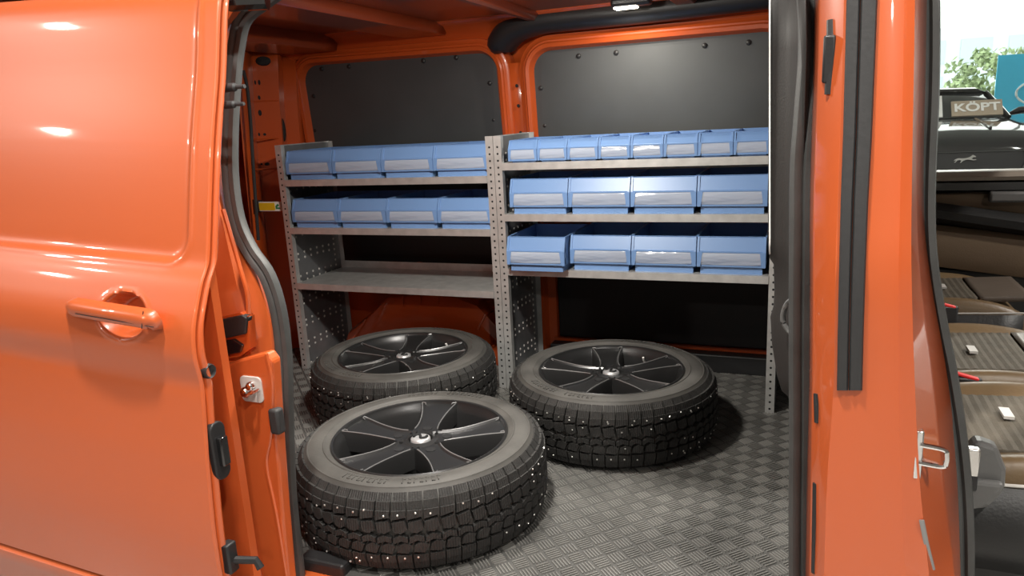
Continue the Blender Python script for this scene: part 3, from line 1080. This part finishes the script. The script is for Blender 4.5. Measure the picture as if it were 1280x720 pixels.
MB().box(qa.x - .06, qa.x + .004, .018, .045, tz0 - .004, tz1 + .006).build('clamp', M['plastic'], tg, bevel=.004)
MB().box(qa.x - .05, qa.x - .01, .012, .02, tz0 - .012, tz1 + .012).build('clamp_plate', M['gloss'], tg, bevel=.002)
MB().box(qb.x - .004, -.971, .03, .04, tz0 + .004, tz1 - .004).build('arm', M['plastic'], tg, angle=None)

# ================================================================== WHEELS
RT = .345
CARC = [(.234, .196), (.240, .208), (.249, .2150), (.256, .2175), (.2575, .2195), (.2600, .2198), (.2620, .2175), (.275, .2200), (.290, .2185), (.299, .2150), (.3005, .2165), (.3030, .2160), (.3045, .2125), (.315, .2045), (.3235, .193), (.329, .178), (.331, .165), (.3315, .145), (.332, .11),
        (.3315, .075), (.331, .055), (.329, .040), (.3265, .027), (.318, .014), (.303, .004), (.285, .0), (.262, .003), (.245, .008), (.236, .02)]
tread_tab = sorted([(z, r) for r, z in CARC if r > .302])


def build_wheel():
    t = thing('wheel', '', 'wheel')
    MB().lathe(CARC, 120).build('tyre', M['tyre'], t, angle=40)

    def pos(u, v, h):
        z = .11 + v
        r = lerp_tab(tread_tab, z)
        zc = z + (h * .8 if v > .075 else (-h * .8 if v < -.075 else 0)) * min(1, (abs(v) - .075) / .03 if abs(v) > .075 else 0)
        return (((r + h) * math.cos(u)), ((r + h) * math.sin(u)), min(.219, max(.0005, zc)))
    N = 56
    du = 2 * math.pi / N
    b = MB()
    rr = random.Random(5)

    def block(corners, h=.0135, taper=.06):
        n0 = len(b.v)
        k = len(corners)
        cu_ = sum(c[0] for c in corners) / k
        cv_ = sum(c[1] for c in corners) / k
        for hh, tp in ((-.004, -.02), (h, taper)):
            for (u, v) in corners:
                b.v.append(pos((u + (cu_ - u) * tp) * du, v + (cv_ - v) * tp, hh))
        b.f.append(tuple(range(n0 + k, n0 + 2 * k)))
        for i in range(k):
            j = (i + 1) % k
            b.f.append((n0 + i, n0 + j, n0 + k + j, n0 + k + i))
    for i in range(N):
        s = i + .12 * rr.uniform(-1, 1) * 0
        w = .89
        # upper shoulder: three stacked facets that wrap onto the sidewall
        for (v0, v1, h) in ((.044, .066, .0132), (.0658, .083, .0105), (.0828, .097, .0045)):
            sk = .10
            block([(s + sk * (v0 - .044) / .05, v0), (s + w + sk * (v0 - .044) / .05, v0 + (.006 if v0 < .05 else 0)), (s + w + sk * (v1 - .044) / .05, v1), (s + sk * (v1 - .044) / .05, v1)], h, .0)
        block([(s + .10, .012), (s + .55, .008), (s + .98, .019), (s + .84, .0425), (s - .02, .037)])
        block([(s, -.004), (s + .45, .006), (s + .95, -.002), (s + .95, -.016), (s + .5, -.010), (s, -.018)])
        block([(s + .3, -.022), (s + .72, -.014), (s + 1.18, -.022), (s + .92, -.044), (s + .18, -.040)])
        for (v0, v1, h) in ((-.068, -.048, .0132), (-.085, -.0678, .0105), (-.099, -.0848, .0045)):
            block([(s + .2, v0), (s + .2 + w, v0), (s + .2 + w, v1), (s + .2, v1)], h, .0)
    b.build('tread_blocks', M['tread'], t, angle=None)
    b = MB()
    for i in range(N):
        for (uu, vv, pr) in ((.45, .060, .62), (.35, .052, .25), (.6, .03, .12), (.5, -.060, .6), (.75, -.074, .2), (.7, -.03, .10)):
            if rr.random() > pr:
                continue
            u = (i + uu + rr.uniform(-.15, .15)) * du
            v = vv + rr.uniform(-.006, .006)
            p = Vector(pos(u, v, .0133))
            nrm = Vector((math.cos(u), math.sin(u), 0))
            mm = Matrix.Translation(p) @ nrm.to_track_quat('Z', 'Y').to_matrix().to_4x4()
            b.lathe([(0, .0014), (.0019, .0012), (.0026, 0), (.0026, -.003)], 7, m=mm)
    b.build('studs', M['stud'], t, angle=None, kind='stuff')
    # faint moulded marks on the sidewall
    b = MB()
    for a0, na in ((.2, 9), (.75, 7), (3.3, 9), (3.85, 7)):
        for k in range(na):
            a = a0 + k * .05
            m = Matrix.Rotation(a, 4, 'Z')
            b.box(.271, .291, -.0045, -.002, .2170, .2208, m)
            b.box(.271, .276, -.0045, .004, .2170, .2208, m)
            if k % 2:
                b.box(.286, .291, -.0045, .004, .2170, .2200, m)
    b.build('moulded_marks', M['tyre'], t, angle=None, kind='stuff')
    # rim
    MB().lathe([(.2335, .192), (.2415, .205), (.2425, .211), (.2395, .2145), (.2345, .2125), (.2325, .203), (.2255, .196), (.2215, .180), (.213, .150), (.205, .09), (.20, .03), (.212, .008)], 96).build('rim', M['alloy'], t, angle=40)
    MB().lathe([(.0, .180), (.030, .180), (.034, .198), (.046, .1945), (.062, .190), (.070, .170), (.074, .08), (.0, .08)], 48).build('hub', M['alloy'], t, angle=35)
    MB().lathe([(.0, .030), (.200, .030)], 48).build('back_disc', M['hole'], t, angle=None)
    st = [(.036, .1985, .040), (.062, .198, .036), (.085, .198, .0335), (.115, .199, .034), (.150, .2015, .038), (.185, .2045, .045), (.212, .2065, .052), (.2335, .2085, .058)]
    rows, e1, e2 = [], [], []
    st2 = cat(st, 3)
    for q in st2:
        r, z, w = q
        rows.append([(r, s * x, zz) for s, x, zz in ((-1, w + .006, z - .055), (-1, w + .001, z - .006), (-1, w - .001, z), (-1, w - .005, z), (-1, w - .009, z - .0045), (1, w - .009, z - .0045), (1, w - .005, z), (1, w - .001, z), (1, w + .001, z - .006), (1, w + .006, z - .055))])
        e1.append((r, w - .003, z + .0006))
        e2.append((r, -w + .003, z + .0006))
    sm = MB().loft(rows, cap=True).mesh('spoke', M['alloy'], 40)
    em = MB().tube(e1[3:], .0017, 6).tube(e2[3:], .0017, 6)
    for s in (-1, 1):     # little notches at the outer end
        r, z, w = st[-1]
        em.tube([(r - .004, s * (w - .002), z + .0008), (r - .008, s * (w - .016), z + .0008), (r - .016, s * (w - .018), z - .002)], .0017, 6)
    em = em.mesh('spoke_edge', M['edge'], 40)
    hm = MB().lathe([(0, .0), (.0135, .0), (.0138, -.003)], 16).mesh('bolt_hole', M['hole'], 40)
    for k in range(5):
        o = D.objects.new('spoke', sm)
        COL.objects.link(o)
        o.parent = t
        o.rotation_euler = (0, 0, k * 2 * math.pi / 5)
        e = D.objects.new('spoke_edge', em)
        COL.objects.link(e)
        e.parent = o
        h = D.objects.new('bolt_hole', hm)
        COL.objects.link(h)
        h.parent = o
        h.location = (.074, 0, .1952)
    cap = MB().lathe([(0, .2035), (.012, .2032), (.022, .202), (.027, .199), (.028, .188)], 32).build('centre_cap', M['capm'], t, angle=60)
    sw = cat([(.014, -.012, .2038), (.004, -.016, .2038), (-.006, -.010, .2042), (0, 0, .2046), (.006, .010, .2042), (-.004, .016, .2038), (-.014, .012, .2038)], 4)
    MB().tube(sw, .0038, 6).build('cap_reflection', M['hole'], cap)  # chrome reflection on the cap, put in as a dark S curve
    a = math.radians(36)
    vp = [(.222 * math.cos(a), .222 * math.sin(a), .165), (.214 * math.cos(a), .214 * math.sin(a), .178), (.211 * math.cos(a), .211 * math.sin(a), .187)]
    MB().tube(vp, .0042, 8).build('valve', M['white'], t)
    return t


wh = build_wheel()


def spoke_angle(cx, cy, tx, ty):
    a, c = PZ(cx, cy, .19), PZ(tx, ty, .205)
    return math.atan2(c.y - a.y, c.x - a.x)


wl = [((.1285, -.8831), (525, 546, 549, 499), (508, 588), 'studded winter wheel lying in front of the other two, by the door sill'),
      ((.506, -.2485), (764, 463, 759, 430), (803, 444), 'studded winter wheel lying under the three rows of bins'),
      ((-.2878, -.254), (511, 443, 531, 414), (555, 424), 'studded winter wheel lying below the empty shelf, against the wheel arch side')]
for k, (c, s, vv, lab) in enumerate(wl):
    o = wh if k == 0 else copy_tree(wh)
    o.location = (c[0], c[1], .0005)
    sa = spoke_angle(*s)
    va = spoke_angle(s[0], s[1], *vv) - math.radians(36)
    sa += round((va - sa) / (2 * math.pi / 5)) * 2 * math.pi / 5      # put the valve between the right two spokes
    o.rotation_euler = (0, 0, sa)
    o['label'] = lab
    o['group'] = 'loose winter wheels in the cargo bay'


# ================================================================== CAB SEATS
def front_seat(y0, y1, zt, label, tagp, bpx):
    cy = (y0 + y1) / 2
    w = (y1 - y0) / 2
    t = thing('front_seat', label, 'seat', (1.5, cy, 0), 'front seats of the cab')
    X0, X1 = 1.20 - 1.5, 1.78 - 1.5
    rows = []
    for k in range(15):
        s = k / 14
        x = X0 + (X1 - X0) * s
        e = math.sin(math.pi * min(1, max(0, s))) ** .25 if 0 < s < 1 else 0
        zc = zt - .04 + .035 * s + (.0 if s < .85 else -.03 * ((s - .85) / .15) ** 2)
        zb = .22
        hh = zc - zb
        bo = .020 * (1 if s < .8 else 1 - (s - .8) * 2)
        rows.append([(x, -w, zb), (x, -w - .004, zb + hh * .5 * e), (x, -w + .004, zb + (hh + bo * .45) * e), (x, -w + .022, zb + (hh + bo * .92) * e), (x, -w + .036, zb + (hh + bo) * e), (x, -w + .058, zb + (hh + bo * .45) * e), (x, -w + .072, zb + hh * e), (x, 0, zb + hh * e * .985),
                     (x, w - .072, zb + hh * e), (x, w - .058, zb + (hh + bo * .45) * e), (x, w - .036, zb + (hh + bo) * e), (x, w - .022, zb + (hh + bo * .92) * e), (x, w - .004, zb + (hh + bo * .45) * e), (x, w + .004, zb + hh * .5 * e), (x, w, zb)])
    MB().loft(rows, cu=True).build('cushion', M['leather'], t, angle=70, subd=1)
    ins = []
    for k in range(40):
        s = .08 + k / 39 * .60
        x = X0 + (X1 - X0) * s
        zc = zt - .04 + .035 * s + .004 + (.0018 if k % 2 else 0)
        ins.append([(x, -w + .073, zc - .012), (x, -w + .078, zc), (x, 0, zc - .003), (x, w - .078, zc), (x, w - .073, zc - .012)])
    MB().loft(ins).build('insert', M['fabric'], t, angle=20, solid=.002)
    fr = []
    for k in range(10):
        s = .69 + k / 9 * .24
        x = X0 + (X1 - X0) * s
        zc = zt - .04 + .035 * s + .006
        fr.append([(x, -w + .072, zc - .014), (x, -w + .078, zc), (x, 0, zc - .002), (x, w - .078, zc), (x, w - .072, zc - .014)])
    MB().loft(fr).build('front_pad', M['leather_g'], t, angle=40, solid=.002)
    MB().box(X0 + .02, X1 - .06, -w + .02, w - .02, .05, .24).build('seat_base', M['leather_b'], t, bevel=.02)
    # stitched seam along both sides
    for s in (-1, 1):
        MB().tube([(X0 + .02 + k * .06, s * (w + .003), .22 + (zt - .26 + .035 * k / 9) * .88) for k in range(9)], .003, 6).build('piping', M['tagm'], t)
        MB().loft([[(x, s * (w + .0035), .225), (x, s * (w + .006), .22 + (zt - .26) * .3), (x, s * (w + .0055), .22 + (zt - .26 + .035 * (x - X0) / .58) * .86)] for x in [X0 + .02 + .06 * k for k in range(9)]]).build('side_cover', M['leather_b'], t, solid=.002)
    # backrest leaning on the bulkhead side
    br = []
    for k in range(9):
        s = k / 8
        z = zt - .06 + s * .62
        xo = X0 + .035 - s * .02
        e = 1 if s < .85 else .8
        br.append([(xo - .02, -w * e, z), (xo + .03, -w * e, z), (xo + .05, -w * .7 * e, z), (xo + .03, -w * .45, z), (xo + .03, w * .45, z), (xo + .05, w * .7 * e, z), (xo + .03, w * e, z), (xo - .02, w * e, z)])
    MB().loft(br, cu=True, cap=True).build('backrest', M['leather'], t, angle=60)
    tx, ty, a = tagp
    zc = zt - .04 + .035 * ((tx - X0) / .58) + .012
    m = Matrix.Translation((tx, ty, zc)) @ Matrix.Rotation(a, 4, 'Z')
    MB().box(-.009, .009, -.024, .024, -.004, .002, m).build('seat_tag', M['tagm'], t, angle=None)
    # belt buckle with red button
    q = P(bpx[0], bpx[1], y1 + .0075) - Vector((1.5, cy, 0))
    MB().box(q.x - .05, q.x + .03, q.y - .0065, q.y + .0065, q.z - .09, q.z - .004).build('buckle', M['plastic'], t, bevel=.006)
    MB().box(q.x - .024, q.x + .024, q.y - .0062, q.y + .0062, q.z - .006, q.z + .001, Matrix.Translation(q) @ Matrix.Rotation(.25, 4, 'Y') @ Matrix.Translation(-q)).build('red_button', M['red'], t, bevel=.002)
    return t


def tagpos(px_, py, zz, cy):
    q = PZ(px_, py, zz)
    return (q.x - 1.5, q.y - cy, .0)


front_seat(-1.14, -.715, .44, 'brown leather front seat beside the open passenger doorway', tagpos(1258, 515, .43, (-1.14 - .715) / 2), (1209, 469))
front_seat(-.70, -.255, .44, 'brown leather middle front seat between the other two seats', tagpos(1215, 436, .43, (-.70 - .255) / 2), (1183, 380))
front_seat(-.03, .40, .44, 'brown leather driver seat beside the far cab door', tagpos(1178, 358, .43, (-.03 + .40) / 2), (1172, 338))
# grey plastic side cover and belt anchor of the near seat
q = P(1228, 600, -1.16)
an = world_thing('seat_side_cover', 'grey plastic seat hinge cover with belt anchor by the doorway', 'seat cover', (q.x, -1.16, 0))
poly = [P(a, c, -1.175) for a, c in ((1208, 566), (1222, 551), (1248, 560), (1259, 588), (1257, 614), (1236, 636), (1206, 640))]
MB().prism(poly, (0, .035, 0)).build('cover', M['greyplastic'], an, angle=None, bevel=.008)
poly = [P(a, c, -1.19) for a, c in ((1196, 600), (1256, 606), (1252, 616), (1234, 634), (1200, 642))]
MB().prism(poly, (0, .02, 0)).build('lower_tray', M['greyplastic'], an, angle=None, bevel=.006)
q = P(1214, 575, -1.19)
MB().box(q.x - .012, q.x + .012, q.y - .006, q.y + .01, q.z - .028, q.z + .022).build('anchor_plate', M['rimmetal'], an, bevel=.003)
MB().box(q.x - .01, q.x + .012, q.y - .004, q.y + .012, q.z - .055, q.z - .026).build('anchor_boot', M['plastic'], an, bevel=.003)

# ================================================================== BLACK COUPE BEHIND
CZ = GZ + .35
CX, CY = 2.9, 8.0
pln = MB().box(CX - 1.6, CX + 1.6, CY - .4, CY + 4.9, GZ, CZ).build('display_plinth', M['plinth'], None, angle=None)
tag(pln, 'low grey display plinth under the black coupe', 'plinth')
car = thing('coupe_car', 'black coupe with a sold sign in its windscreen, beyond the far window', 'car', (CX, CY, CZ))


def section(y, hw, zb, zs, zt, crown):
    """half car cross-section mirrored: lower body to bonnet"""
    half = [(hw * .86, zb), (hw * .97, zb + .1), (hw, (zb + zs) / 2), (hw * .985, zs - .04), (hw * .93, zs), (hw * .72, zt - crown * .3), (hw * .35, zt), (0, zt + crown * .2)]
    return [(x, y, z) for x, z in half] + [(-x, y, z) for x, z in half[-2::-1]]


ss = [(-.02, .62, .30, .60, .64, .0), (.03, .78, .22, .66, .70, .01), (.16, .88, .17, .72, .775, .03), (.45, .93, .16, .80, .85, .05), (.9, .95, .16, .87, .92, .05), (1.35, .95, .16, .90, .965, .04), (1.6, .95, .16, .92, .97, .02), (2.6, .95, .16, .95, .98, .0), (3.5, .96, .16, .98, 1.0, .0), (4.3, .93, .18, .98, 1.03, .01), (4.7, .84, .3, .92, .98, .0)]
MB().loft([section(*q) for q in ss], cap=True).build('car_body', M['carblack'], car, angle=60)
gh = [(1.38, .72, .70, .955, .965), (1.75, .74, .64, .96, 1.14), (2.15, .74, .56, .97, 1.315), (2.55, .73, .55, .98, 1.36), (3.0, .72, .54, .98, 1.345), (3.6, .70, .52, .99, 1.20), (4.15, .66, .5, 1.0, 1.04)]
rows = []
for y, wb_, wt, zb, zt in gh:
    rows.append([(wb_, y, zb - .05), (wb_ * .99, y, zb), (wt + (wb_ - wt) * .25, y, zt - .05 if zt - zb > .06 else zb), (wt * .9, y, zt), (0, y, zt + .015), (-wt * .9, y, zt), (-(wt + (wb_ - wt) * .25), y, zt - .05 if zt - zb > .06 else zb), (-wb_ * .99, y, zb), (-wb_, y, zb - .05)])
MB().loft(rows).build('windscreen', M['cartrim'], car, angle=50)
rf = [[(x, y, z + .012) for x, y, z in r[2:7]] for r in rows[2:6]]
MB().loft(rf).build('car_roof', M['carblack'], car, angle=50, solid=.02)
for s in (-1, 1):
    MB().tube([(s * .73, 1.40, .965), (s * .67, 1.75, 1.12), (s * .58, 2.15, 1.30)], .028, 8).build('a_post', M['carblack'], car)
    mr = MB().tube([(s * .78, 1.62, 1.0), (s * .88, 1.60, 1.04), (s * .99, 1.60, 1.045), (s * 1.02, 1.61, 1.03)], [.03, .065, .07, .04], 10, flat=.8).build('mirror', M['carblack'], car)
    MB().prism([(s * .40, .02, .63), (s * .80, .10, .66), (s * .82, .16, .74), (s * .44, .05, .70)][::s], (0, .06, 0)).build('headlamp', M['lampglass'], car, angle=None, bevel=.01)
    for wy in (.95, 3.65):
        wv = MB().lathe([(.12, .0), (.30, .0), (.335, .03), (.34, .1), (.335, .2), (.3, .23), (.12, .23)], 28, m=Matrix.Translation((s * .95, wy, .34)) @ Matrix.Rotation(-s * math.pi / 2, 4, 'Y')).build('car_tyre', M['rubber_dk'], car)
        MB().lathe([(.0, .03), (.2, .02), (.24, -.002)], 20, m=Matrix.Translation((s * .955, wy, .34)) @ Matrix.Rotation(-s * math.pi / 2, 4, 'Y')).build('car_rim', M['alloy'], wv)
grp = [(-.58, .34), (.58, .34), (.64, .50), (.60, .615), (-.60, .615), (-.64, .50)]
gr = MB().prism([(x, -.045, z) for x, z in grp], (0, .08, 0)).build('grille', M['hole'], car, angle=None, bevel=.01)
MB().tube([(x, -.05, z) for x, z in grp], .012, 6, closed=True).build('grille_frame', M['gloss'], gr)
# running pony badge
pony = [(-.13, .50), (-.10, .525), (-.075, .535), (-.03, .53), (.02, .535), (.06, .55), (.085, .572), (.10, .565), (.125, .55), (.118, .54), (.095, .543), (.075, .525), (.10, .515), (.125, .518), (.13, .51), (.095, .503), (.06, .512), (.03, .515), (.01, .512), (-.02, .498), (-.045, .475), (-.05, .48), (-.035, .503), (-.06, .512), (-.085, .505), (-.10, .485), (-.12, .478), (-.118, .485), (-.102, .497), (-.095, .51)]
MB().prism([(x * .95, -.062, z) for x, z in pony], (0, .012, 0)).build('pony_emblem', M['chrome'], gr, angle=None)
MB().box(-.7, .7, -.06, .1, .12, .18).build('splitter', M['rubber_dk'], car, bevel=.01)
MB().tube([(-.35, .5, .868), (-.3, 1.2, .958)], .02, 6).build('bonnet_crease', M['carblack'], car)
MB().tube([(.35, .5, .868), (.3, 1.2, .958)], .02, 6).build('bonnet_crease', M['carblack'], car)


def text_mesh(txt, size, m, extr=.004):
    c = D.curves.new('lettering', 'FONT')
    c.body = txt
    c.size = size
    c.extrude = extr
    c.align_x = 'CENTER'
    c.align_y = 'CENTER'
    c.offset = size * .025
    o = D.objects.new('tmp', c)
    COL.objects.link(o)
    bpy.context.view_layer.update()
    me = D.meshes.new_from_object(o.evaluated_get(bpy.context.evaluated_depsgraph_get()))
    D.objects.remove(o)
    me.materials.clear()
    me.materials.append(m)
    return me


sg = thing('sold_sign', 'brown sign with white lettering propped on the black coupe windscreen', 'sign', (CX + .34, CY + 1.33, CZ + 1.0))
MB().box(-.36, .36, -.012, .012, .0, .30, Matrix.Rotation(math.radians(-38), 4, 'X')).build('board', M['card'], sg, angle=None)
o = D.objects.new('lettering', text_mesh('KÖPT', .22, M['white']))
COL.objects.link(o)
o.parent = sg
o.scale = (1.15, 1, 1)
o.rotation_euler = (math.radians(90 - 38), 0, 0)
o.location = (0, .15 * math.sin(math.radians(38)) - .016, .15 * math.cos(math.radians(38)) + .0125)
wsg = thing('price_sheet', 'white price sheet propped on the coupe windscreen beside the brown sign', 'sign', (CX - .26, CY + 1.33, CZ + 1.0))
MB().box(-.19, .19, -.008, .008, .0, .36, Matrix.Rotation(math.radians(-38), 4, 'X')).build('sheet', M['white'], wsg, angle=None)

# blue banner
bx0 = P(1248, 68, 15.0)
sg.scale = (.84, .84, .84)
bn = thing('banner_stand', 'blue banner with a white oval ring standing outside the window', 'banner', (bx0.x + .9, 15.0, GZ - .02))
H = bx0.z - GZ
MB().box(-.9, .9, -.015, .015, .1, H).build('banner_sheet', M['banner'], bn, angle=None)
ov = [(.95 * math.cos(a) * .62 + .05, -.02, 1.62 + .28 * math.sin(a)) for a in [2 * math.pi * k / 40 for k in range(40)]]
MB().tube(ov, .022, 6, closed=True).build('oval_ring', M['white'], bn)
MB().box(-.8, .8, -.2, .2, 0, .1).build('banner_foot', M['alu'], bn, bevel=.02)
